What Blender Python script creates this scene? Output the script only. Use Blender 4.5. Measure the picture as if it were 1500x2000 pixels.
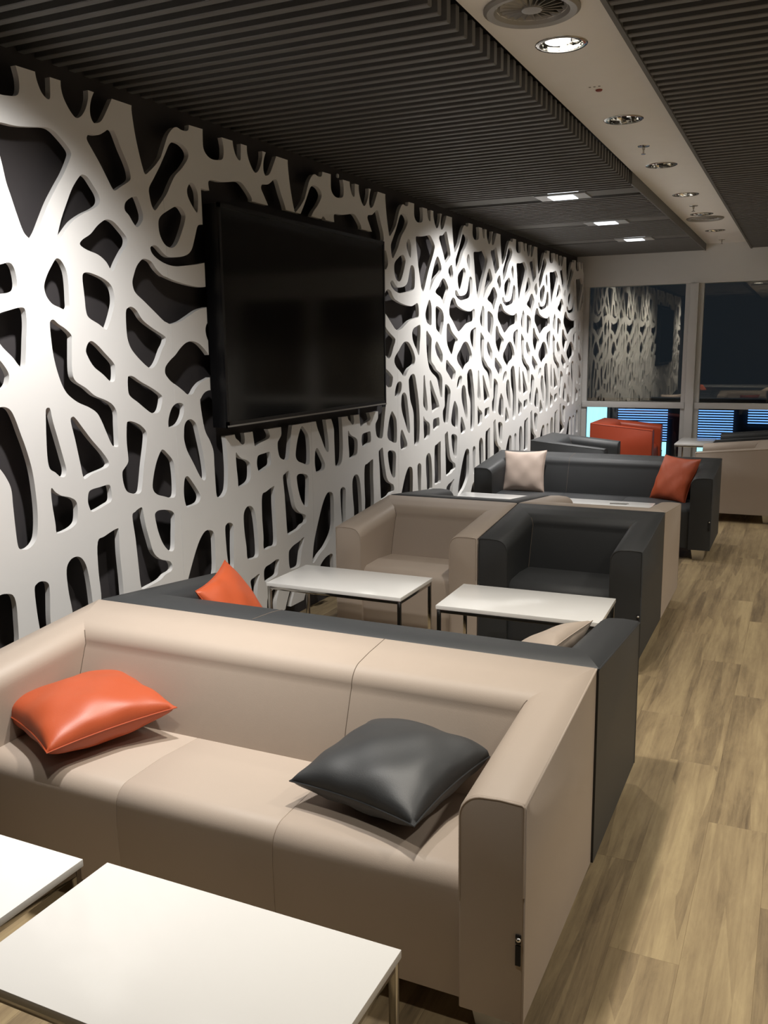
import bpy, bmesh, math, random
from mathutils import Vector, Matrix
from mathutils.geometry import delaunay_2d_cdt

# ------------------------------------------------------------------ scene, camera, world, exposure
for _o in list(bpy.data.objects):
    bpy.data.objects.remove(_o)
SC = bpy.context.scene
COL = SC.collection
random.seed(7)
PI = math.pi

YAW, PITCH, ROLL, FPX = 0.4393, -0.183, 0.0126, 1739.1
_cy, _sy, _cp, _sp = math.cos(YAW), math.sin(YAW), math.cos(PITCH), math.sin(PITCH)
_f = Vector((-_sy * _cp, _cy * _cp, _sp)); _r = Vector((_cy, _sy, 0)); _d = _f.cross(_r)
_cr, _sr = math.cos(ROLL), math.sin(ROLL)
_r2 = _cr * _r + _sr * _d; _d2 = -_sr * _r + _cr * _d
cam_data = bpy.data.cameras.new('camera')
cam = bpy.data.objects.new('camera', cam_data); COL.objects.link(cam)
cam.matrix_world = Matrix(((_r2.x, -_d2.x, -_f.x, 0), (_r2.y, -_d2.y, -_f.y, 0), (_r2.z, -_d2.z, -_f.z, 1.6), (0, 0, 0, 1)))
cam_data.sensor_fit = 'VERTICAL'; cam_data.sensor_height = 32.0
cam_data.lens = FPX / 2000.0 * 32.0
cam_data.clip_start = 0.02; cam_data.clip_end = 200
SC.camera = cam

world = bpy.data.worlds.new('night'); SC.world = world; world.use_nodes = True
world.node_tree.nodes['Background'].inputs[0].default_value = (0.014, 0.017, 0.020, 1)
world.node_tree.nodes['Background'].inputs[1].default_value = 0.8

SC.view_settings.view_transform = 'Standard'
SC.view_settings.look = 'None'
SC.view_settings.gamma = 1.0
SC.view_settings.use_curve_mapping = False
SC.view_settings.exposure = 0.5

STRIP_LAMP_W = 110.0;  STRIP_LAMP_COL = (1.0, 0.935, 0.83)
STRIP_LEVEL = [0.0, 0.35, 1.0, 0.34, 0.15, 0.12, 0.08, 0.05, 0.05]   # how far each strip lamp is dimmed, from behind the camera to the windows
PLATE_LAMP_W = 135.0;  PLATE_LAMP_COL = (1.0, 0.975, 0.95)
FILL_SPOT_W = 42.0  # for the added out-of-view fill spots on the right

# ------------------------------------------------------------------ materials
def new_mat(name):
    m = bpy.data.materials.new(name); m.use_nodes = True
    nt = m.node_tree
    return m, nt, nt.nodes['Principled BSDF']

def N(nt, typ, **kw):
    n = nt.nodes.new(typ)
    for k, v in kw.items():
        setattr(n, k, v)
    return n

def simple(name, col, rough=0.5, metal=0.0, noise=None, bump=None, spec=0.5, coat=0.0, tint=0.08):
    m, nt, b = new_mat(name)
    b.inputs['Base Color'].default_value = (*col, 1)
    b.inputs['Roughness'].default_value = rough
    b.inputs['Metallic'].default_value = metal
    b.inputs['Specular IOR Level'].default_value = spec
    b.inputs['Coat Weight'].default_value = coat
    tc = N(nt, 'ShaderNodeTexCoord')
    if noise:
        nz = N(nt, 'ShaderNodeTexNoise'); nz.inputs['Scale'].default_value = noise; nz.inputs['Detail'].default_value = 4
        nt.links.new(tc.outputs['Object'], nz.inputs['Vector'])
        mx = N(nt, 'ShaderNodeMix', data_type='RGBA')
        mx.inputs['A'].default_value = (*[c * (1 - tint) for c in col], 1)
        mx.inputs['B'].default_value = (*[min(1, c * (1 + tint)) for c in col], 1)
        nt.links.new(nz.outputs['Fac'], mx.inputs['Factor'])
        nt.links.new(mx.outputs['Result'], b.inputs['Base Color'])
    if bump:
        sc_, st = bump
        n2 = N(nt, 'ShaderNodeTexNoise'); n2.inputs['Scale'].default_value = sc_; n2.inputs['Detail'].default_value = 3
        nt.links.new(tc.outputs['Object'], n2.inputs['Vector'])
        bp = N(nt, 'ShaderNodeBump'); bp.inputs['Strength'].default_value = st; bp.inputs['Distance'].default_value = 0.002
        nt.links.new(n2.outputs['Fac'], bp.inputs['Height'])
        nt.links.new(bp.outputs['Normal'], b.inputs['Normal'])
    return m

def emis(name, col, strength, rough=0.5):
    m, nt, b = new_mat(name)
    b.inputs['Base Color'].default_value = (*col, 1)
    b.inputs['Emission Color'].default_value = (*col, 1)
    b.inputs['Emission Strength'].default_value = strength
    b.inputs['Roughness'].default_value = rough
    return m

def wood_mat():
    m, nt, b = new_mat('oak_vinyl')
    tc = N(nt, 'ShaderNodeTexCoord'); oi = N(nt, 'ShaderNodeObjectInfo')
    off = N(nt, 'ShaderNodeMath', operation='MULTIPLY'); off.inputs[1].default_value = 57.0
    nt.links.new(oi.outputs['Random'], off.inputs[0])
    cmb = N(nt, 'ShaderNodeCombineXYZ')
    for i in range(3):
        nt.links.new(off.outputs[0], cmb.inputs[i])
    add = N(nt, 'ShaderNodeVectorMath', operation='ADD')
    nt.links.new(tc.outputs['Object'], add.inputs[0]); nt.links.new(cmb.outputs[0], add.inputs[1])
    def mp(sx, sy, sz=1.0):
        k = N(nt, 'ShaderNodeMapping'); k.inputs['Scale'].default_value = (sx, sy, sz)
        nt.links.new(add.outputs[0], k.inputs['Vector']); return k
    def noise(mapn, scale, detail, rough=0.55, dist=0.0):
        z = N(nt, 'ShaderNodeTexNoise'); z.inputs['Scale'].default_value = scale; z.inputs['Detail'].default_value = detail
        z.inputs['Roughness'].default_value = rough; z.inputs['Distortion'].default_value = dist
        nt.links.new(mapn.outputs[0], z.inputs['Vector']); return z
    big = noise(mp(11, 0.8), 1.0, 6, 0.65, 0.5)
    fine = noise(mp(70, 3.0), 1.0, 5, 0.65, 0.3)
    patch = noise(mp(20, 4.2), 1.0, 7, 0.75, 0.5)
    vor = N(nt, 'ShaderNodeTexVoronoi'); vor.inputs['Scale'].default_value = 1.0
    nt.links.new(mp(26, 1.3).outputs[0], vor.inputs['Vector'])
    ramp = N(nt, 'ShaderNodeValToRGB')
    e = ramp.color_ramp.elements
    e[0].position = 0.36; e[0].color = (0.150, 0.110, 0.066, 1)
    e[1].position = 0.66; e[1].color = (0.445, 0.345, 0.195, 1)
    c = ramp.color_ramp.elements.new(0.5); c.color = (0.305, 0.228, 0.13, 1)
    def madd(a, ka, bnode, kb):
        q = N(nt, 'ShaderNodeMath', operation='MULTIPLY'); q.inputs[1].default_value = ka; nt.links.new(a, q.inputs[0])
        w = N(nt, 'ShaderNodeMath', operation='MULTIPLY_ADD'); w.inputs[1].default_value = kb
        nt.links.new(bnode, w.inputs[0]); nt.links.new(q.outputs[0], w.inputs[2]); return w.outputs[0]
    s1 = madd(big.outputs['Fac'], 0.42, fine.outputs['Fac'], 0.22)
    sep = N(nt, 'ShaderNodeSeparateColor'); nt.links.new(vor.outputs['Color'], sep.inputs[0])
    s2 = madd(s1, 1.0, sep.outputs[0], 0.12)
    s2 = madd(s2, 1.0, patch.outputs['Fac'], 0.26)
    rnd = N(nt, 'ShaderNodeMath', operation='MULTIPLY_ADD'); rnd.inputs[1].default_value = 0.06
    nt.links.new(oi.outputs['Random'], rnd.inputs[0]); nt.links.new(s2, rnd.inputs[2])
    sub = N(nt, 'ShaderNodeMath', operation='SUBTRACT'); sub.inputs[1].default_value = 0.04
    nt.links.new(rnd.outputs[0], sub.inputs[0])
    nt.links.new(sub.outputs[0], ramp.inputs[0])
    nt.links.new(ramp.outputs[0], b.inputs['Base Color'])
    b.inputs['Roughness'].default_value = 0.42
    b.inputs['Specular IOR Level'].default_value = 0.4
    bp = N(nt, 'ShaderNodeBump'); bp.inputs['Strength'].default_value = 0.12; bp.inputs['Distance'].default_value = 0.002
    nt.links.new(fine.outputs['Fac'], bp.inputs['Height']); nt.links.new(bp.outputs[0], b.inputs['Normal'])
    return m

def glass_mat(name, refl, tint=(0.9, 0.92, 0.95)):
    m = bpy.data.materials.new(name); m.use_nodes = True
    nt = m.node_tree; nt.nodes.clear()
    out = N(nt, 'ShaderNodeOutputMaterial'); mix = N(nt, 'ShaderNodeMixShader')
    tr = N(nt, 'ShaderNodeBsdfTransparent'); tr.inputs[0].default_value = (0.80, 0.86, 0.90, 1)
    gl = N(nt, 'ShaderNodeBsdfGlossy'); gl.inputs['Roughness'].default_value = 0.015; gl.inputs[0].default_value = (*tint, 1)
    fr = N(nt, 'ShaderNodeFresnel'); fr.inputs['IOR'].default_value = refl
    nt.links.new(fr.outputs[0], mix.inputs[0]); nt.links.new(tr.outputs[0], mix.inputs[1]); nt.links.new(gl.outputs[0], mix.inputs[2])
    nt.links.new(mix.outputs[0], out.inputs[0])
    return m

M = dict(
    panel=simple('white_lacquer_panel', (0.80, 0.79, 0.77), 0.45, noise=6, tint=0.01),
    darkwall=simple('charcoal_wall_paint', (0.040, 0.035, 0.036), 0.85, noise=30, tint=0.06),
    ceil=simple('black_soffit', (0.018, 0.018, 0.018), 0.9, noise=8),
    slat=simple('graphite_slat', (0.128, 0.127, 0.124), 0.6, noise=20, tint=0.05),
    strip=simple('white_plaster', (0.84, 0.83, 0.81), 0.8, noise=10, tint=0.02),
    wallw=simple('off_white_wall', (0.70, 0.695, 0.68), 0.8, noise=6, tint=0.02),
    backwall=simple('dark_back_wall', (0.17, 0.17, 0.165), 0.8, noise=6, tint=0.03),
    frame=simple('white_window_frame', (0.62, 0.615, 0.60), 0.45, noise=8, tint=0.02),
    beige=simple('beige_leather', (0.435, 0.36, 0.298), 0.52, noise=5, spec=0.35, bump=(420, 0.10), tint=0.04),
    dark=simple('charcoal_leather', (0.038, 0.040, 0.042), 0.52, noise=5, spec=0.35, bump=(420, 0.10), tint=0.05),
    orange=simple('orange_leather', (0.33, 0.050, 0.020), 0.42, noise=5, spec=0.35, bump=(420, 0.10), tint=0.05),
    cream=simple('cream_leather', (0.62, 0.50, 0.43), 0.45, noise=5, spec=0.35, bump=(420, 0.10), tint=0.04),
    orange_c=simple('orange_cushion_leather', (0.46, 0.084, 0.028), 0.44, noise=6, bump=(300, 0.12), tint=0.05),
    dark_c=simple('charcoal_cushion_leather', (0.040, 0.042, 0.044), 0.50, noise=6, bump=(300, 0.12), tint=0.05),
    top=simple('white_table_laminate', (0.83, 0.82, 0.80), 0.16, noise=4, tint=0.01),
    chrome=simple('chrome', (0.48, 0.46, 0.43), 0.12, 1.0, noise=15, tint=0.03),
    mirror=simple('faceted_reflector', (0.85, 0.84, 0.80), 0.06, 1.0, noise=15, tint=0.03),
    alu=simple('brushed_metal_leg', (0.70, 0.695, 0.68), 0.3, 1.0, noise=15, tint=0.05),
    seam=simple('dark_stitching', (0.16, 0.125, 0.095), 0.8, noise=40),
    tag=simple('black_fabric_tag', (0.012, 0.011, 0.011), 0.8, noise=40),
    tv=simple('black_plastic', (0.008, 0.008, 0.009), 0.35, noise=20),
    screen=simple('black_screen_glass', (0.006, 0.006, 0.007), 0.09, noise=3, spec=0.45),
    vent=simple('grey_diffuser_metal', (0.33, 0.32, 0.30), 0.5, 0.3, noise=12, tint=0.05),
    ventdark=simple('dark_duct', (0.02, 0.02, 0.02), 0.8, noise=12),
    plate=simple('grey_lamp_plate', (0.42, 0.43, 0.44), 0.4, 0.2, noise=12, tint=0.04),
    red=simple('red_plastic', (0.25, 0.05, 0.04), 0.5, noise=20),
    outside=simple('dark_facade', (0.012, 0.013, 0.018), 0.8, noise=3),
    glass_up=glass_mat('night_window_glass', 2.3, (0.90, 0.80, 0.64)),
    glass_lo=glass_mat('lower_window_glass', 1.55),
    lamp=emis('lamp_glow', (1.0, 0.97, 0.92), 2.2),
    lampoff=emis('dimmed_lamp', (1.0, 0.95, 0.88), 0.5),
    lampb=emis('plate_lamp_glow', (0.92, 0.96, 1.0), 0.9),
    blue=emis('blue_lit_blind', (0.24, 0.50, 1.0), 1.15),
    cyan=emis('cyan_lit_window', (0.42, 0.95, 1.0), 1.5),
)
M['oak'] = wood_mat()

# ------------------------------------------------------------------ helpers
def link(o, parent=None):
    COL.objects.link(o)
    if parent is not None:
        o.parent = parent
    return o

def mesh_obj(name, me, parent=None, loc=None):
    o = bpy.data.objects.new(name, me); link(o, parent)
    if loc is not None:
        o.location = loc
    return o

def from_bm(name, bm, mat, parent=None, smooth=None, loc=None):
    bmesh.ops.recalc_face_normals(bm, faces=bm.faces[:])
    me = bpy.data.meshes.new(name); bm.to_mesh(me); bm.free()
    me.materials.append(M[mat] if isinstance(mat, str) else mat)
    if smooth is not None:
        me.shade_smooth(); me.set_sharp_from_angle(angle=math.radians(smooth))
    return mesh_obj(name, me, parent, loc)

def empty(name, loc=(0, 0, 0), rz=0.0):
    o = bpy.data.objects.new(name, None); o.empty_display_size = 0.1
    o.location = loc; o.rotation_euler = (0, 0, rz); return link(o)

def tag(o, label, cat, group=None):
    o['label'] = label; o['category'] = cat
    if group:
        o['group'] = group
    return o

def struct(o):
    o['kind'] = 'structure'; return o

def add_box(bm, x0, x1, y0, y1, z0, z1):
    v = [bm.verts.new(p) for p in ((x0, y0, z0), (x1, y0, z0), (x1, y1, z0), (x0, y1, z0), (x0, y0, z1), (x1, y0, z1), (x1, y1, z1), (x0, y1, z1))]
    for f in ((0, 3, 2, 1), (4, 5, 6, 7), (0, 1, 5, 4), (1, 2, 6, 5), (2, 3, 7, 6), (3, 0, 4, 7)):
        bm.faces.new([v[i] for i in f])

def box(name, x0, x1, y0, y1, z0, z1, mat, parent=None, bevel=0.0):
    bm = bmesh.new(); add_box(bm, x0, x1, y0, y1, z0, z1)
    if bevel:
        bmesh.ops.bevel(bm, geom=bm.edges[:], offset=bevel, segments=2, affect='EDGES', profile=0.6)
    return from_bm(name, bm, mat, parent, smooth=35 if bevel else None)

def add_tube(bm, pts, r, seg=6, closed=False):
    pts = [Vector(p) for p in pts]; n = len(pts); rings = []
    for i, p in enumerate(pts):
        a = pts[(i - 1) % n] if (closed or i > 0) else p
        b = pts[(i + 1) % n] if (closed or i < n - 1) else p
        t = (b - a).normalized()
        ref = Vector((0, 0, 1)) if abs(t.z) < 0.9 else Vector((1, 0, 0))
        u = t.cross(ref).normalized(); w = t.cross(u)
        rings.append([bm.verts.new(p + r * (math.cos(2 * PI * k / seg) * u + math.sin(2 * PI * k / seg) * w)) for k in range(seg)])
    m = n if closed else n - 1
    for i in range(m):
        A, B = rings[i], rings[(i + 1) % n]
        # match ring start to limit twist
        best = min(range(seg), key=lambda s: sum((A[k].co - B[(k + s) % seg].co).length for k in range(seg)))
        for k in range(seg):
            bm.faces.new((A[k], A[(k + 1) % seg], B[(k + 1 + best) % seg], B[(k + best) % seg]))
    if not closed:
        bm.faces.new(rings[0]); bm.faces.new(rings[-1])

def add_lathe(bm, prof, cx=0, cy=0, seg=32):
    rings = []
    for r, z in prof:
        if r < 1e-6:
            rings.append([bm.verts.new((cx, cy, z))])
        else:
            rings.append([bm.verts.new((cx + r * math.cos(2 * PI * k / seg), cy + r * math.sin(2 * PI * k / seg), z)) for k in range(seg)])
    for A, B in zip(rings, rings[1:]):
        for k in range(seg):
            k2 = (k + 1) % seg
            if len(A) == 1 and len(B) == 1:
                continue
            if len(A) == 1:
                bm.faces.new((A[0], B[k], B[k2]))
            elif len(B) == 1:
                bm.faces.new((A[k], A[k2], B[0]))
            else:
                bm.faces.new((A[k], A[k2], B[k2], B[k]))

def spline(pts, closed=True, sub=4, corner=None):
    n = len(pts); out = []
    corner = corner or [0] * n
    rng = range(n) if closed else range(n - 1)
    for i in rng:
        p1, p2 = pts[i], pts[(i + 1) % n]
        p0 = pts[(i - 1) % n] if (closed or i > 0) else p1
        p3 = pts[(i + 2) % n] if (closed or i + 2 < n) else p2
        if corner[i]:
            p0 = p1
        if corner[(i + 1) % n]:
            p3 = p2
        ss = 1 if (corner[i] and corner[(i + 1) % n]) else sub
        for k in range(ss):
            t = k / ss
            out.append(tuple(0.5 * (2 * b + (c - a) * t + (2 * a - 5 * b + 4 * c - d) * t * t + (3 * b - a - 3 * c + d) * t ** 3)
                             for a, b, c, d in zip(p0, p1, p2, p3)))
    if not closed:
        out.append(tuple(pts[-1]))
    return out

def pip(x, y, poly):
    r = False; j = len(poly) - 1
    for i in range(len(poly)):
        xi, yi = poly[i]; xj, yj = poly[j]
        if (yi > y) != (yj > y) and x < (xj - xi) * (y - yi) / (yj - yi) + xi:
            r = not r
        j = i
    return r

def bb(poly):
    xs = [p[0] for p in poly]; ys = [p[1] for p in poly]
    return min(xs), max(xs), min(ys), max(ys)

def plate_from_loops(loops, inside, to3, depth_vec):
    """constrained triangulation of the loops, keep what is inside, give it thickness"""
    V, E = [], []
    for lp in loops:
        s = len(V); V += [Vector((p[0], p[1])) for p in lp]; n = len(lp)
        E += [(s + i, s + (i + 1) % n) for i in range(n)]
    vo, _, fo, _, _, _ = delaunay_2d_cdt(V, E, [], 0, 1e-5)
    bm = bmesh.new(); fr = {}; bk = {}; cnt = {}
    dv = Vector(depth_vec)
    def gv(d, i, off):
        if i not in d:
            d[i] = bm.verts.new(Vector(to3(vo[i].x, vo[i].y)) + off)
        return d[i]
    for f in fo:
        cx = sum(vo[i].x for i in f) / len(f); cy = sum(vo[i].y for i in f) / len(f)
        if not inside(cx, cy):
            continue
        bm.faces.new([gv(fr, i, Vector()) for i in f])
        bm.faces.new([gv(bk, i, dv) for i in reversed(f)])
        for a, b in zip(f, f[1:] + f[:1]):
            cnt[(a, b)] = 1
    for a, b in cnt:
        if (b, a) not in cnt:
            bm.faces.new((fr[a], bk[a], bk[b], fr[b]))
    return bm

# ------------------------------------------------------------------ the room
XW, XP, YF, XR, YB = -2.745, -2.6435, 11.77, 3.4, -3.0
ZS, ZC = 2.70, 2.78          # underside of the slats, underside of the white strip

floor = struct(box('floor', XW - 0.1, XR + 0.1, YB - 0.1, YF + 0.1, -0.15, -0.012, 'darkwall'))
PW, PL = 0.182, 1.22
def plank_mesh():
    bm = bmesh.new(); add_box(bm, 0.00012, PW - 0.00012, 0.00012, PL - 0.00012, -0.012, 0.0)
    bmesh.ops.bevel(bm, geom=[e for e in bm.edges if all(v.co.z > -0.001 for v in e.verts)], offset=0.0003, segments=1, affect='EDGES')
    me = bpy.data.meshes.new('plank'); bm.to_mesh(me); bm.free(); me.materials.append(M['oak']); return me
plank_me = plank_mesh()
rest = bmesh.new()
ncol = int((XR - XW) / PW) + 1
for i in range(ncol):
    x = XW + i * PW
    y = YB - 0.1 - (i * 0.437) % PL
    while y < YF:
        seen = x < 1.0 and y > 0.1
        if y + PL > YF + 0.1 or not seen or x + PW > XR:
            add_box(rest, x + 0.00012, min(x + PW, XR) - 0.00012, max(y, YB) + 0.00012, min(y + PL, YF + 0.09) - 0.00012, -0.012, 0.0)
        else:
            mesh_obj('plank', plank_me, floor, (x, y, 0))
        y += PL
r = from_bm('planks_out_of_view', rest, 'oak', floor); r.name = 'plank_rows'; r['kind'] = 'stuff'

wall_left = struct(box('wall_left', XW - 0.1, XW, YB, YF, 0, 3.0, 'darkwall'))
struct(box('baseboard_left', XW, XW + 0.015, YB, YF, 0, 0.09, 'darkwall'))
struct(box('wall_right', XR, XR + 0.1, YB, YF, 0, 3.0, 'wallw'))
struct(box('wall_back', XW - 0.1, XR + 0.1, YB - 0.1, YB, 0, 3.0, 'backwall'))

# far wall: white beam over a row of tall night windows
ZWT, ZT1, ZT0 = 2.3235, 0.870, 0.795
struct(box('wall_far', XW, XR, YF, YF + 0.25, ZWT, 3.0, 'wallw'))
struct(box('baseboard_far', XW, XR, YF, YF + 0.2, 0, 0.07, 'frame'))
panes = [(-2.585, -1.40), (-1.182, 0.0), (0.22, 1.40), (1.62, 2.80)]
for i, (x0, x1) in enumerate(panes):
    w = struct(empty('window_%d' % (i + 1), (0.5 * (x0 + x1), YF + 0.05, 0)))
    cx = 0.5 * (x0 + x1); h = 0.5 * (x1 - x0)
    box('transom', -h - 0.05, h + 0.05, -0.045, 0.05, ZT0, ZT1, 'frame', w, 0.004)
    for s in (-1, 1):
        a, b = sorted((s * h, s * (h + 0.06)))
        box('jamb', a, b, -0.02, 0.05, 0.07, ZWT, 'frame', w, 0.004)
    box('bottom_rail', -h, h, -0.02, 0.05, 0.07, 0.11, 'frame', w, 0.004)
    box('upper_pane', -h, h, 0.02, 0.026, ZT1, ZWT, 'glass_up', w)
    box('lower_pane', -h, h, 0.02, 0.026, 0.11, ZT0, 'glass_lo', w)
k = 1
for a, b in [(XW, -2.645)] + [(p[1] + 0.06, q[0] - 0.06) for p, q in zip(panes, panes[1:])] + [(2.86, XR)]:
    struct(box('trim_%d' % k, a, b, YF - 0.035, YF + 0.12, 0, ZWT, 'frame', None, 0.004)); k += 1

# lit rooms of the building opposite, seen low through the lower panes
ob = tag(empty('opposite_building', (0, 14.2, -1)), 'dark building opposite with blue lit blinds and cyan windows outside the glass', 'building')
box('facade', -7, 7, 0, 0.5, -3, 1.75, 'outside', ob)
def lit(name, x0, x1, z0, z1, mat):
    return box(name, x0, x1, -0.035, 0.0, z0 + 1, z1 + 1, mat, ob)
lit('lit_window', -3.55, -2.78, 0.05, 0.64, 'cyan')
lit('lit_window', -1.955, -1.865, -0.2, 0.13, 'cyan')
lit('lit_window', -1.50, -1.30, -0.2, 0.10, 'cyan')
for x0, x1, z0 in ((-2.60, -1.86, 0.12), (-1.46, -0.92, 0.16), (-0.72, 0.2, 0.41)):
    p = lit('lit_window', x0, x1, z0, 0.63, 'blue')
    bm = bmesh.new(); z = z0
    while z < 0.63:
        add_box(bm, x0 - 0.01, x1 + 0.01, -0.06, -0.04, z + 1, z + 1.019); z += 0.038
    s = from_bm('blind_slats', bm, 'outside', p); s['kind'] = 'stuff'

# ------------------------------------------------------------------ ceiling
ceiling = struct(box('ceiling', XW - 0.1, XR + 0.1, YB - 0.1, YF + 0.25, 3.0, 3.1, 'ceil'))
SX0, SX1 = -1.183, -0.69
DL_X = -0.968
DL_Y = [-0.42, 0.98, 2.38, 3.78, 5.13, 6.51, 7.85, 9.08, 10.45]
VENTS = [3.35, 9.39]
SPR = [5.85, 8.51, 11.4]
def circ(cx, cy, r, n=28):
    return [(cx + r * math.cos(2 * PI * k / n), cy + r * math.sin(2 * PI * k / n)) for k in range(n)]
hl = [circ(DL_X, y, 0.088) for y in DL_Y] + [circ(DL_X, y, 0.125, 36) for y in VENTS]
outer = [(SX0, YB), (SX1, YB), (SX1, YF), (SX0, YF)]
cent = [(DL_X, y, 0.088) for y in DL_Y] + [(DL_X, y, 0.125) for y in VENTS]
bm = plate_from_loops([outer] + hl, lambda x, y: SX0 < x < SX1 and YB < y < YF and all((x - a) ** 2 + (y - b) ** 2 > (r * 0.985) ** 2 for a, b, r in cent),
                      lambda x, y: (x, y, ZC), (0, 0, 0.014))
from_bm('plaster_strip', bm, 'strip', ceiling)
box('strip_side', SX0, SX0 + 0.012, YB, YF, ZC + 0.014, 3.0, 'ceil', ceiling)
box('strip_side', SX1 - 0.012, SX1, YB, YF, ZC + 0.014, 3.0, 'ceil', ceiling)

SL_P, SL_W, SL_H = 0.0865, 0.034, 0.082
PLATE_X, PLATE_Y = -1.742, [0.55, 2.12, 6.95, 8.575, 10.07]
def slat_mesh(x0, x1):
    bm = bmesh.new(); add_box(bm, x0, x1, 0, SL_W, ZS, ZS + SL_H)
    bmesh.ops.bevel(bm, geom=[e for e in bm.edges if all(v.co.z < ZS + 0.01 for v in e.verts)], offset=0.003, segments=1, affect='EDGES')
    me = bpy.data.meshes.new('slat'); bm.to_mesh(me); bm.free(); me.materials.append(M['slat']); return me
def bay(x0, x1, rails, plates):
    bm = bmesh.new()
    for x in rails:
        add_box(bm, x - 0.02, x + 0.02, 1.0, YF, ZS + SL_H, ZS + SL_H + 0.035)
    b = from_bm('slat_bay', bm, 'slat', ceiling)
    me = slat_mesh(x0, x1)
    y = 1.2
    while y < YF - 0.05:
        if not any(abs(y + SL_W / 2 - p) < 0.155 for p in plates):
            mesh_obj('slat', me, b, (0, y, 0))
        y += SL_P
    return b
bayL = bay(XW, -1.196, (-2.5, -1.95, -1.32), PLATE_Y)
bayR = bay(-0.664, XR, (-0.6, 0.6, 1.8, 3.0), [])
for y in PLATE_Y:                       # flat boards that carry the square lamps
    for a, b in ((XW, PLATE_X - 0.192), (PLATE_X + 0.192, -1.196)):
        box('cross_board', a, b, y - 0.115, y + 0.115, ZS + 0.004, ZS + 0.02, 'slat', bayL)
box('edge_board', -1.196, -1.184, 6.66, YF, ZS, ZS + 0.085, 'slat', bayL)
box('edge_board', -0.682, -0.664, 1.0, YF, ZS - 0.004, ZS + 0.085, 'slat', bayR)

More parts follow.
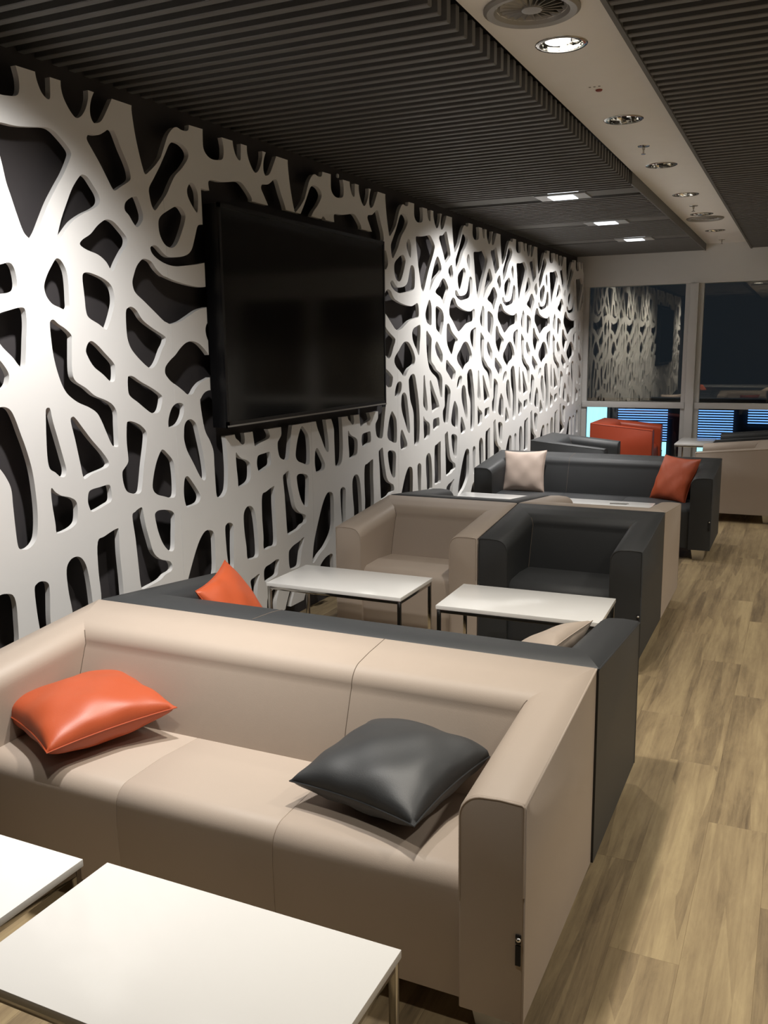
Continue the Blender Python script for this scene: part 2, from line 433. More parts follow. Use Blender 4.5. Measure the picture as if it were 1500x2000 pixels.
# ------------------------------------------------------------------ cut-out wall panels
P, S0 = 1.2663, 3.355
HOLES = [
 [(0.447,2.403),(0.520,2.414),(0.596,2.428),(0.630,2.424),(0.663,2.406),(0.700,2.379),(0.716,2.359),(0.708,2.335),(0.673,2.279),(0.628,2.221),(0.582,2.159),(0.541,2.092),(0.509,2.039),(0.480,2.008),(0.466,2.015),(0.443,2.037),(0.420,2.094),(0.399,2.155),(0.383,2.201),(0.370,2.266),(0.353,2.330),(0.343,2.374),(0.350,2.393),(0.385,2.401)],
 [(0.808,2.425),(0.816,2.444),(0.832,2.450),(0.875,2.455),(0.912,2.474),(0.936,2.489),(0.964,2.493),(0.980,2.476),(1.008,2.424),(1.036,2.380),(1.052,2.346),(1.054,2.315),(1.033,2.297),(0.993,2.275),(0.954,2.253),(0.936,2.261),(0.912,2.293),(0.873,2.346),(0.834,2.392)],
 [(0.755,2.279),(0.777,2.287),(0.801,2.279),(0.829,2.251),(0.852,2.225),(0.859,2.202),(0.848,2.182),(0.811,2.160),(0.757,2.136),(0.695,2.099),(0.641,2.047),(0.611,2.020),(0.612,2.039),(0.639,2.104),(0.669,2.159),(0.709,2.227)],
 [(0.729,2.021),(0.747,2.038),(0.792,2.063),(0.831,2.097),(0.869,2.122),(0.896,2.131),(0.932,2.126),(0.976,2.097),(1.007,2.069),(1.004,2.041),(0.978,2.013),(0.940,1.967),(0.913,1.929),(0.895,1.932),(0.871,1.961),(0.828,1.985),(0.769,1.998),(0.736,2.010)],
 [(1.005,2.197),(1.016,2.217),(1.047,2.237),(1.082,2.248),(1.095,2.237),(1.112,2.204),(1.121,2.174),(1.112,2.147),(1.080,2.121),(1.056,2.134),(1.030,2.163),(1.008,2.179)],
 [(-0.095,2.295),(-0.061,2.339),(-0.014,2.398),(0.028,2.457),(0.059,2.501),(0.088,2.519),(0.132,2.524),(0.171,2.515),(0.197,2.493),(0.191,2.465),(0.145,2.417),(0.092,2.376),(0.055,2.330),(0.024,2.286),(-0.029,2.234),(-0.062,2.206),(-0.082,2.220),(-0.094,2.257)],
 [(0.175,2.328),(0.189,2.350),(0.209,2.364),(0.232,2.357),(0.253,2.326),(0.255,2.278),(0.245,2.235),(0.223,2.246),(0.196,2.273),(0.177,2.301)],
 [(-0.044,2.160),(-0.022,2.189),(0.023,2.214),(0.080,2.240),(0.119,2.243),(0.146,2.222),(0.153,2.203),(0.135,2.160),(0.095,2.095),(0.065,2.065),(0.031,2.055),(-0.011,2.068),(-0.040,2.108)],
 [(-0.110,2.039),(-0.101,2.050),(-0.078,2.056),(-0.055,2.049),(-0.028,2.030),(0.005,2.015),(0.042,2.014),(0.110,2.023),(0.159,2.039),(0.189,2.064),(0.209,2.103),(0.225,2.139),(0.240,2.170),(0.260,2.183),(0.285,2.183),(0.309,2.168),(0.320,2.137),(0.322,2.091),(0.317,2.040),(0.298,2.015),(0.247,2.001),(0.158,1.987),(0.061,1.976),(-0.006,1.981),(-0.061,1.997),(-0.097,2.017)],
 [(-0.052,1.733),(-0.112,1.772),(-0.171,1.810),(-0.227,1.846),(-0.241,1.884),(-0.230,1.917),(-0.207,1.957),(-0.175,1.985),(-0.149,1.992),(-0.109,1.984),(-0.075,1.953),(-0.035,1.929),(-0.016,1.925),(0.059,1.909),(0.156,1.897),(0.255,1.893),(0.317,1.907),(0.363,1.919),(0.384,1.905),(0.394,1.865),(0.391,1.829),(0.367,1.813),(0.295,1.803),(0.213,1.786),(0.143,1.757),(0.074,1.729),(0.007,1.716),(-0.030,1.724)],
 [(0.972,1.760),(0.989,1.780),(1.013,1.784),(1.042,1.769),(1.078,1.730),(1.137,1.698),(1.198,1.672),(1.229,1.655),(1.221,1.629),(1.197,1.601),(1.166,1.554),(1.137,1.527),(1.105,1.521),(1.052,1.553),(1.001,1.596),(0.979,1.629),(0.969,1.674)],
 [(0.527,1.856),(0.546,1.891),(0.573,1.927),(0.595,1.951),(0.615,1.950),(0.633,1.931),(0.646,1.903),(0.650,1.857),(0.648,1.798),(0.645,1.768),(0.623,1.759),(0.596,1.767),(0.558,1.780),(0.533,1.805),(0.524,1.833)],
 [(0.729,1.885),(0.738,1.906),(0.764,1.911),(0.803,1.905),(0.855,1.890),(0.889,1.870),(0.905,1.840),(0.905,1.796),(0.881,1.739),(0.853,1.691),(0.839,1.688),(0.801,1.709),(0.750,1.732),(0.736,1.759),(0.733,1.813)],
 [(0.265,1.688),(0.273,1.716),(0.299,1.736),(0.345,1.749),(0.398,1.761),(0.421,1.754),(0.424,1.706),(0.415,1.645),(0.406,1.584),(0.397,1.544),(0.382,1.539),(0.363,1.557),(0.343,1.581),(0.302,1.617),(0.275,1.653)],
 [(0.537,1.696),(0.543,1.716),(0.559,1.720),(0.581,1.705),(0.619,1.685),(0.646,1.661),(0.645,1.632),(0.637,1.552),(0.638,1.503),(0.656,1.478),(0.705,1.452),(0.754,1.418),(0.815,1.396),(0.854,1.374),(0.875,1.340),(0.874,1.288),(0.872,1.216),(0.868,1.196),(0.842,1.200),(0.825,1.220),(0.802,1.268),(0.779,1.315),(0.756,1.348),(0.714,1.373),(0.656,1.396),(0.609,1.426),(0.583,1.457),(0.564,1.500),(0.549,1.553),(0.540,1.612)],
 [(0.720,1.605),(0.736,1.632),(0.758,1.639),(0.792,1.620),(0.834,1.585),(0.872,1.553),(0.884,1.530),(0.879,1.482),(0.864,1.470),(0.846,1.474),(0.807,1.504),(0.757,1.537),(0.726,1.580)],
 [(-0.057,1.504),(-0.049,1.527),(-0.016,1.553),(0.023,1.576),(0.062,1.606),(0.106,1.631),(0.151,1.639),(0.200,1.631),(0.245,1.605),(0.286,1.569),(0.316,1.529),(0.318,1.501),(0.300,1.473),(0.258,1.458),(0.207,1.443),(0.166,1.417),(0.136,1.390),(0.096,1.393),(0.072,1.408),(0.029,1.433),(-0.018,1.457),(-0.050,1.485)],
 [(0.957,1.479),(0.966,1.491),(0.995,1.488),(1.043,1.463),(1.113,1.433),(1.163,1.406),(1.181,1.388),(1.169,1.347),(1.151,1.324),(1.123,1.319),(1.087,1.328),(1.015,1.374),(0.968,1.403),(0.955,1.427)],
 [(-0.054,1.253),(-0.050,1.288),(-0.028,1.329),(0.002,1.351),(0.043,1.356),(0.067,1.340),(0.061,1.301),(0.035,1.267),(0.005,1.251),(-0.040,1.246)],
 [(0.057,1.214),(0.065,1.250),(0.088,1.270),(0.123,1.271),(0.157,1.242),(0.176,1.181),(0.200,1.088),(0.212,1.011),(0.209,0.973),(0.190,0.968),(0.161,0.995),(0.118,1.061),(0.075,1.125),(0.056,1.178)],
 [(0.195,1.344),(0.206,1.372),(0.237,1.395),(0.278,1.403),(0.309,1.392),(0.329,1.359),(0.349,1.301),(0.370,1.239),(0.390,1.157),(0.398,1.071),(0.399,0.985),(0.389,0.908),(0.370,0.875),(0.337,0.859),(0.304,0.865),(0.291,0.883),(0.287,0.952),(0.285,1.037),(0.283,1.101),(0.260,1.153),(0.219,1.218)],
 [(0.480,1.362),(0.485,1.382),(0.496,1.386),(0.505,1.378),(0.514,1.330),(0.534,1.256),(0.554,1.180),(0.564,1.136),(0.555,1.110),(0.531,1.111),(0.505,1.132),(0.479,1.150),(0.471,1.190),(0.473,1.262)],
 [(0.607,1.325),(0.617,1.341),(0.633,1.336),(0.671,1.292),(0.718,1.238),(0.775,1.180),(0.806,1.138),(0.801,1.119),(0.768,1.110),(0.704,1.099),(0.667,1.085),(0.653,1.093),(0.643,1.145),(0.624,1.247)],
 [(0.932,1.283),(0.943,1.297),(0.977,1.293),(1.025,1.272),(1.058,1.238),(1.054,1.191),(1.030,1.104),(1.006,1.003),(0.993,0.978),(0.967,0.975),(0.909,0.994),(0.888,1.034),(0.885,1.081),(0.901,1.099),(0.926,1.123),(0.927,1.163),(0.925,1.217)],
 [(1.077,0.986),(1.088,1.041),(1.114,1.101),(1.145,1.143),(1.164,1.151),(1.193,1.130),(1.229,1.094),(1.240,1.049),(1.242,0.983),(1.234,0.926),(1.203,0.920),(1.154,0.935),(1.101,0.954)],
 [(0.036,0.967),(0.047,0.999),(0.068,1.005),(0.093,0.982),(0.137,0.930),(0.159,0.896),(0.151,0.871),(0.125,0.860),(0.077,0.857),(0.050,0.857),(0.037,0.886),(0.032,0.924)],
 [(0.475,1.063),(0.482,1.073),(0.497,1.056),(0.527,1.036),(0.567,1.024),(0.599,1.006),(0.609,0.979),(0.604,0.929),(0.589,0.907),(0.554,0.894),(0.503,0.888),(0.486,0.896),(0.484,0.932),(0.476,1.008)],
 [(0.669,0.995),(0.677,1.026),(0.698,1.036),(0.743,1.039),(0.789,1.042),(0.805,1.034),(0.811,0.999),(0.805,0.970),(0.772,0.959),(0.715,0.945),(0.687,0.944),(0.673,0.969)],
 [(0.708,0.811),(0.750,0.827),(0.829,0.846),(0.838,0.826),(0.836,0.733),(0.842,0.599),(0.836,0.513),(0.785,0.508),(0.708,0.509),(0.706,0.586),(0.700,0.702)],
 [(0.930,0.881),(0.950,0.898),(0.981,0.910),(0.997,0.908),(1.004,0.878),(1.015,0.820),(1.035,0.752),(1.056,0.691),(1.096,0.653),(1.138,0.635),(1.171,0.621),(1.183,0.596),(1.173,0.576),(1.130,0.569),(1.089,0.552),(1.010,0.542),(0.967,0.540),(0.955,0.569),(0.949,0.658),(0.941,0.779)],
 [(1.081,0.851),(1.088,0.871),(1.116,0.877),(1.170,0.869),(1.208,0.854),(1.221,0.826),(1.214,0.753),(1.205,0.681),(1.186,0.668),(1.159,0.680),(1.124,0.720),(1.096,0.783)],
 [(-0.026,0.340),(-0.004,0.434),(0.053,0.550),(0.119,0.658),(0.174,0.710),(0.219,0.713),(0.254,0.689),(0.259,0.601),(0.243,0.471),(0.149,0.385),(0.068,0.350),(-0.011,0.311),(-0.031,0.324)],
 [(0.352,0.692),(0.366,0.715),(0.391,0.719),(0.421,0.705),(0.427,0.671),(0.419,0.570),(0.417,0.497),(0.403,0.468),(0.372,0.473),(0.365,0.509),(0.356,0.584)],
 [(0.523,0.733),(0.545,0.767),(0.578,0.776),(0.610,0.763),(0.634,0.721),(0.648,0.636),(0.654,0.520),(0.644,0.484),(0.604,0.482),(0.545,0.491),(0.537,0.560),(0.524,0.652)],
 [(0.697,0.375),(0.701,0.394),(0.722,0.409),(0.765,0.414),(0.816,0.423),(0.845,0.424),(0.861,0.416),(0.858,0.401),(0.847,0.372),(0.840,0.342),(0.817,0.331),(0.773,0.326),(0.737,0.321),(0.713,0.321),(0.701,0.331),(0.696,0.356)],
 [(0.967,0.438),(0.986,0.454),(1.021,0.467),(1.085,0.478),(1.137,0.492),(1.148,0.486),(1.136,0.460),(1.117,0.422),(1.103,0.383),(1.093,0.348),(1.080,0.330),(1.044,0.326),(0.990,0.330),(0.971,0.347),(0.964,0.385)],
 [(0.563,0.365),(0.600,0.376),(0.654,0.384),(0.637,0.345),(0.624,0.290),(0.617,0.200),(0.613,0.050),(0.568,0.050),(0.573,0.200),(0.571,0.310)],
 [(0.718,0.193),(0.725,0.225),(0.740,0.252),(0.772,0.258),(0.820,0.265),(0.849,0.253),(0.835,0.220),(0.815,0.170),(0.810,0.050),(0.712,0.050)],
 [(0.985,0.255),(1.010,0.272),(1.040,0.262),(1.021,0.199),(0.975,0.125),(0.955,0.050),(0.885,0.050),(0.916,0.127),(0.967,0.212)],
 [(1.170,0.205),(1.200,0.250),(1.235,0.235),(1.245,0.150),(1.240,0.050),(1.100,0.050),(1.125,0.115),(1.151,0.157)],
 [(0.061,0.262),(0.100,0.295),(0.160,0.315),(0.228,0.312),(0.235,0.243),(0.230,0.050),(0.060,0.050),(0.035,0.180)],
 [(0.300,0.280),(0.335,0.360),(0.390,0.395),(0.440,0.360),(0.465,0.280),(0.460,0.150),(0.450,0.050),(0.330,0.050),(0.310,0.180)],
]
TOP = [(-0.114,2.349,0),(-0.081,2.369,0),(-0.041,2.400,0),(-0.006,2.435,0),(0.011,2.463,0),(0.033,2.503,0),(0.057,2.543,0),(0.090,2.575,0),(0.121,2.588,0),(0.152,2.583,0),(0.183,2.584,0),(0.206,2.593,0),(0.213,2.616,1),(0.317,2.619,1),(0.315,2.586,0),(0.315,2.540,0),(0.333,2.513,0),(0.372,2.497,0),(0.421,2.499,0),(0.471,2.514,0),(0.482,2.563,0),(0.471,2.612,1),(0.562,2.614,1),(0.567,2.586,0),(0.584,2.551,0),(0.607,2.533,0),(0.624,2.534,0),(0.630,2.553,0),(0.634,2.613,1),(0.688,2.614,1),(0.688,2.585,0),(0.699,2.551,0),(0.727,2.514,0),(0.756,2.495,0),(0.785,2.507,0),(0.811,2.538,0),(0.830,2.580,0),(0.833,2.614,1),(0.866,2.614,1),(0.849,2.585,0),(0.838,2.551,0),(0.838,2.519,0),(0.850,2.499,0),(0.864,2.497,0),(0.894,2.510,0),(0.922,2.543,0),(0.969,2.613,1),(1.088,2.614,1),(1.087,2.585,0),(1.099,2.506,0),(1.115,2.440,0),(1.136,2.375,0)]

HS = [spline(h, True, 4) for h in HOLES]
HB = [bb(h) for h in HS]
_tc = []
for j in range(-2, 3):
    _tc += [(u + j * P, v, c) for u, v, c in TOP]
TOPC = spline([(u, v) for u, v, c in _tc], False, 4, [c for u, v, c in _tc])
ZB = 0.11
CUT = (3.637 - S0, 5.62 - S0, 1.167, 2.348)    # opening around the television, along the wall and up
def build_panel(k, name, label):
    u0, u1 = k * P + 0.0008, (k + 1) * P - 0.0008
    u1 = min(u1, YF - 0.06 - S0)
    body = [(u + k * P, v) for u, v in TOPC]
    body = [(u, v) for u, v in body if u0 - 0.3 < u < u1 + 0.3]
    body = [(u0 - 0.4, ZB), (u0 - 0.4, 2.5)] + body + [(u1 + 0.4, 2.5), (u1 + 0.4, ZB)]
    holes = []
    for h, (a, b, c, d) in zip(HS, HB):
        for j in (k - 1, k, k + 1):
            if b + j * P > u0 and a + j * P < u1:
                holes.append(([(u + j * P, v) for u, v in h], a + j * P, b + j * P, c, d))
    rect = [(u0, ZB), (u1, ZB), (u1, 2.7), (u0, 2.7)]
    cut = [(CUT[0], CUT[2]), (CUT[1], CUT[2]), (CUT[1], CUT[3]), (CUT[0], CUT[3])]
    loops = [body, rect] + [h[0] for h in holes]
    has_cut = CUT[0] < u1 and CUT[1] > u0
    if has_cut:
        loops.append(cut)
    def inside(x, y):
        if not (u0 < x < u1 and y > ZB):
            return False
        if has_cut and CUT[0] < x < CUT[1] and CUT[2] < y < CUT[3]:
            return False
        for h, a, b, c, d in holes:
            if a < x < b and c < y < d and pip(x, y, h):
                return False
        return pip(x, y, body)
    bm = plate_from_loops(loops, inside, lambda u, v: (XP, S0 + u, v), (-0.025, 0, 0))
    # drop crumbs that hang on nothing
    seen = set(); comps = []
    for f in bm.faces:
        if f in seen:
            continue
        st = [f]; seen.add(f); comp = []
        while st:
            g = st.pop(); comp.append(g)
            for e in g.edges:
                for q in e.link_faces:
                    if q not in seen:
                        seen.add(q); st.append(q)
        comps.append(comp)
    kill = [f for cpt in comps if sum(f.calc_area() for f in cpt) < 0.012 for f in cpt]
    bmesh.ops.delete(bm, geom=kill, context='FACES')
    o = from_bm(name, bm, 'panel', None, smooth=38)
    bs = bmesh.new()                                  # stand-offs that hold the sheet off the wall
    yy0, yy1 = S0 + u0, S0 + u1
    for y in (yy0 + 0.56, yy0 + 0.9):
        if y < yy1 - 0.05:
            add_box(bs, XW, XP - 0.024, y - 0.012, y + 0.012, 0.43, 0.455)
    if len(bs.verts):
        from_bm('standoff', bs, 'tag', o)
    else:
        bs.free()
    return o
PLBL = {
    -1: 'white cut-out branch-pattern wall panel at the left edge, before the television',
    0: 'white cut-out wall panel notched around the left half of the television',
    1: 'white cut-out wall panel notched around the right half of the television',
    2: 'white cut-out wall panel, first whole one beyond the television',
    3: 'white cut-out wall panel, second whole one beyond the television',
    4: 'white cut-out wall panel, third whole one beyond the television',
    5: 'white cut-out wall panel, second from the window wall',
    6: 'narrow white cut-out wall panel in the corner by the window wall'}
for kk in range(-1, 7):
    tag(build_panel(kk, 'cutout_wall_panel', PLBL[kk]), PLBL[kk], 'wall panel', 'white cut-out panels along the left wall')

# ------------------------------------------------------------------ television
tv = tag(empty('television', (XP, 4.62, 1.213)), 'large black flat television in the opening of the cut-out panels', 'television')
ty = 0.9365; th = 1.075
box('body', -0.03, 0.055, -ty, ty, 0, th, 'tv', tv, 0.006)
scr = box('screen', 0.052, 0.0575, -ty + 0.018, ty - 0.018, 0.03, th - 0.02, 'screen', tv)
bm = bmesh.new()
for a in ((-ty, ty, 0, 0.03), (-ty, ty, th - 0.02, th), (-ty, -ty + 0.018, 0, th), (ty - 0.018, ty, 0, th)):
    add_box(bm, 0.05, 0.0605, a[0], a[1], a[2], a[3])
from_bm('bezel', bm, 'tv', tv)
box('lower_trim', 0.056, 0.0635, -ty, ty, 0.004, 0.012, 'vent', tv)
box('wall_mount', XW - XP, -0.03, -0.45, 0.45, 0.25, 0.85, 'tv', tv)
box('infrared_eye', 0.0605, 0.066, ty - 0.07, ty - 0.02, -0.012, 0.004, 'tv', tv)

# ------------------------------------------------------------------ ceiling fixtures
def spot(parent, loc, watts, col, size=1.7, blend=0.7, rad=0.05, rot=(0, 0, 0)):
    l = bpy.data.lights.new('lamp_light', 'SPOT'); l.energy = watts; l.color = col
    l.spot_size = size; l.spot_blend = blend; l.shadow_soft_size = rad
    o = bpy.data.objects.new('lamp_light', l); link(o, parent); o.location = loc; o.rotation_euler = rot
    return o
DLBL = {3: 'glowing chrome downlight in the white ceiling strip beside the round vent', 4: 'second chrome downlight along the white ceiling strip',
        5: 'third chrome downlight along the white ceiling strip', 6: 'fourth chrome downlight along the white ceiling strip',
        7: 'chrome downlight next to the far round vent', 8: 'farthest chrome downlight in the white ceiling strip'}
for i, y in enumerate(DL_Y):
    if i >= 3:
        d = tag(empty('downlight', (DL_X, y, ZC)), DLBL[i], 'ceiling light', 'round downlights in the ceiling strip')
        bm = bmesh.new(); add_lathe(bm, [(0.087, 0.0), (0.087, -0.004), (0.100, -0.004), (0.104, -0.001), (0.104, 0.0)], seg=40)
        from_bm('ring', bm, 'chrome', d, 40)
        bm = bmesh.new()
        nr, nk = 6, 20
        rr = [(0.0865 - 0.030 * (q / nr) ** 1.6, 0.085 * q / nr) for q in range(nr + 1)]
        add_lathe(bm, rr, seg=nk)
        for v in bm.verts:
            v.co.x += random.uniform(-0.0022, 0.0022); v.co.y += random.uniform(-0.0022, 0.0022)
        from_bm('reflector', bm, 'mirror', d)
        bm = bmesh.new()
        if i == 3:
            add_lathe(bm, [(0, 0.030), (0.040, 0.030), (0.050, 0.022), (0.050, -0.001), (0.043, -0.005), (0, -0.006)], seg=32)
            for v in bm.verts:
                v.co.y -= 0.042; v.co.x -= 0.004
        else:
            add_lathe(bm, [(0, 0.084), (0.05, 0.084), (0.05, 0.079), (0, 0.079)], seg=24)
        from_bm('lamp', bm, 'lamp' if i == 3 else 'lampoff', d, 40)
        spot(d, (0, 0, -0.02), STRIP_LAMP_W * STRIP_LEVEL[i], STRIP_LAMP_COL)
    elif STRIP_LEVEL[i] > 0:
        spot(None, (DL_X, y, ZC - 0.02), STRIP_LAMP_W * STRIP_LEVEL[i], STRIP_LAMP_COL)

for i, y in enumerate(PLATE_Y):
    if i >= 2:
        d = tag(empty('square_downlight', (PLATE_X, y, ZS)), ['lit rectangular lamp plate in the dark slats, nearest the television',
                'middle lit rectangular lamp plate in the dark slats', 'farthest lit rectangular lamp plate in the dark slats'][i - 2], 'ceiling light', 'rectangular lamps in the slatted ceiling')
        bm = bmesh.new()
        for a in ((-0.19, -0.095, -0.125, 0.125), (0.095, 0.19, -0.125, 0.125), (-0.095, 0.095, -0.125, -0.09), (-0.095, 0.095, 0.09, 0.125)):
            add_box(bm, a[0], a[1], a[2], a[3], -0.006, 0.006)
        from_bm('plate', bm, 'plate', d)
        bm = bmesh.new()
        for a in ((-0.095, -0.085, -0.09, 0.09), (0.085, 0.095, -0.09, 0.09), (-0.085, 0.085, -0.09, -0.08), (-0.085, 0.085, 0.08, 0.09)):
            add_box(bm, a[0], a[1], a[2], a[3], -0.012, 0.05)
        from_bm('recess', bm, 'lampb', d)
        box('lamp', -0.05, 0.05, -0.035, 0.05, 0.02, 0.045, 'lamp', d, 0.004)
        spot(d, (0, 0, -0.03), PLATE_LAMP_W, PLATE_LAMP_COL, 2.1, 0.9, 0.05, (0, math.radians(24), 0))
    elif i == 1:
        spot(None, (PLATE_X, y, ZS - 0.03), PLATE_LAMP_W, PLATE_LAMP_COL, 2.1, 0.9, 0.05, (0, math.radians(24), 0))
for y in (2.6, 5.2, 7.8, 10.4):  # added unseen spots without fixtures; outer row boosted to bounce light onto the ceiling
    for x in (0.75, 2.2):
        spot(None, (x, y, 2.66), FILL_SPOT_W * (1.0 if y < 6 else 0.6) * (1.0 if x < 1 else 3.2), STRIP_LAMP_COL, 2.1)

for i, y in enumerate(VENTS):
    d = tag(empty('air_diffuser', (DL_X, y, ZC)), ['large round grey ceiling vent with radial blades at the top edge', 'round grey ceiling vent at the far end of the strip'][i], 'vent', 'round ceiling vents')
    bm = bmesh.new()
    add_lathe(bm, [(0.172, 0.0), (0.172, -0.008), (0.160, -0.016), (0.135, -0.012), (0.122, 0.004), (0.112, 0.02), (0.112, 0.06), (0.118, 0.06), (0.122, 0.013)], seg=48)
    from_bm('ring', bm, 'vent', d, 40)
    bm = bmesh.new(); add_lathe(bm, [(0, -0.010), (0.036, -0.008), (0.04, 0.0), (0.04, 0.03), (0, 0.03)], seg=24)
    from_bm('hub', bm, 'vent', d, 40)
    bl = bmesh.new(); t = 0.5
    vs = [bl.verts.new(p) for p in ((0.036, -0.006, -0.004), (0.112, -0.016, -0.002), (0.112, 0.012, 0.022), (0.036, 0.006, 0.02),
                                   (0.036, -0.004, -0.005), (0.112, -0.014, -0.003), (0.112, 0.014, 0.021), (0.036, 0.008, 0.019))]
    for f in ((0, 1, 2, 3), (7, 6, 5, 4), (0, 4, 5, 1), (1, 5, 6, 2), (2, 6, 7, 3), (3, 7, 4, 0)):
        bl.faces.new([vs[q] for q in f])
    b0 = from_bm('blade', bl, 'vent', d)
    for q in range(1, 20):
        c = b0.copy(); link(c, d); c.rotation_euler = (0, 0, 2 * PI * q / 20)
    bm = bmesh.new(); add_lathe(bm, [(0, 0.062), (0.118, 0.062), (0.118, 0.058), (0, 0.058)], seg=32)
    from_bm('duct_back', bm, 'ventdark', d)

for i, y in enumerate(SPR):
    d = tag(empty('fire_sprinkler', (DL_X - 0.01, y, ZC)), ['nearest small metal sprinkler head hanging from the white strip', 'middle small metal sprinkler head between far downlights',
            'small metal sprinkler head closest to the window wall'][i], 'sprinkler', 'sprinklers in the ceiling strip')
    bm = bmesh.new(); add_lathe(bm, [(0, -0.004), (0.012, -0.006), (0.034, -0.004), (0.036, 0.0), (0, 0.0)], seg=24)
    from_bm('rosette', bm, 'chrome', d, 40)
    bm = bmesh.new(); add_lathe(bm, [(0.009, -0.003), (0.009, -0.02), (0.005, -0.024), (0.005, -0.046), (0, -0.046)], seg=12)
    from_bm('stem', bm, 'chrome', d, 40)
    bm = bmesh.new(); add_lathe(bm, [(0, -0.044), (0.014, -0.045), (0.014, -0.048), (0, -0.049)], seg=16)
    from_bm('deflector', bm, 'chrome', d, 40)
d = tag(empty('ceiling_sensor', (DL_X, 4.5, ZC)), 'tiny reddish sensor dot in the white ceiling strip', 'sensor')
bm = bmesh.new(); add_lathe(bm, [(0, -0.008), (0.012, -0.007), (0.016, -0.003), (0.016, 0.0), (0, 0)], seg=20); from_bm('cap', bm, 'red', d, 40)
bm = bmesh.new()
for q in range(3):
    add_lathe(bm, [(0, -0.002), (0.005, -0.002), (0.006, 0.0), (0, 0)], cx=-0.03 + q * 0.022, cy=-0.06, seg=10)
from_bm('indicator', bm, 'vent', d)
bm = bmesh.new(); add_box(bm, 0, 0.012, -0.012, 0.012, -0.012, 0.012); bmesh.ops.bevel(bm, geom=bm.edges[:], offset=0.003, segments=2, affect='EDGES')
tag(from_bm('wall_sensor', bm, 'strip', None, loc=(XW, 5.205, 2.66)), 'tiny white sensor on the dark wall above the television', 'sensor')

# ------------------------------------------------------------------ sofas and armchairs
D_, AW, BT, HB_, HF, Z0 = 0.715, 0.155, 0.24, 0.692, 0.623, 0.08
def ztop(y):
    return HF + (HB_ - HF) * (y + D_ / 2) / D_
def seat_profile():
    r = 0.056; pr = [(0.0, -0.10, ('a', Z0)), (0.0, -0.085, ('a', 0.36)), (0.0, -0.04, ('d', 0.16)), (0.0, -0.006, ('d', r + 0.012))]
    for q in range(0, 9):
        t = PI / 2 * q / 8
        pr.append((r * (1 - math.cos(t)), r * (1 - math.cos(t)), ('d', r * (1 - math.sin(t)))))
    pr += [(AW * 0.62, BT * 0.5, ('d', -0.0025)), (AW - 0.006, BT - 0.006, ('d', 0.0)), (AW, BT, ('d', 0.005)), (AW, BT, ('a', 0.4)), (AW, BT, ('a', Z0))]
    return pr
PROF = seat_profile()
def zval(zs, y):
    return zs[1] if zs[0] == 'a' else ztop(y) - zs[1]
def mitre(p, W, s):
    a, b, zs = p
    x = s * (W / 2 - AW + a); y = D_ / 2 - BT + b
    return Vector((x, y, zval(zs, y)))
def front(p, W, s, off, shrink=0.0):
    a, b, zs = p
    x = W / 2 - AW + a; y = -D_ / 2 + off
    x += shrink * (1 if a < AW * 0.4 else (-1 if a > AW * 0.9 else 0))
    z = zval(zs, y)
    if zs[0] == 'd':
        z -= shrink
    return Vector((s * x, y, z))
_cache = {}
def bridge(bm, A, B):
    for i in range(len(A) - 1):
        try:
            bm.faces.new((A[i], A[i + 1], B[i + 1], B[i]))
        except ValueError:
            pass
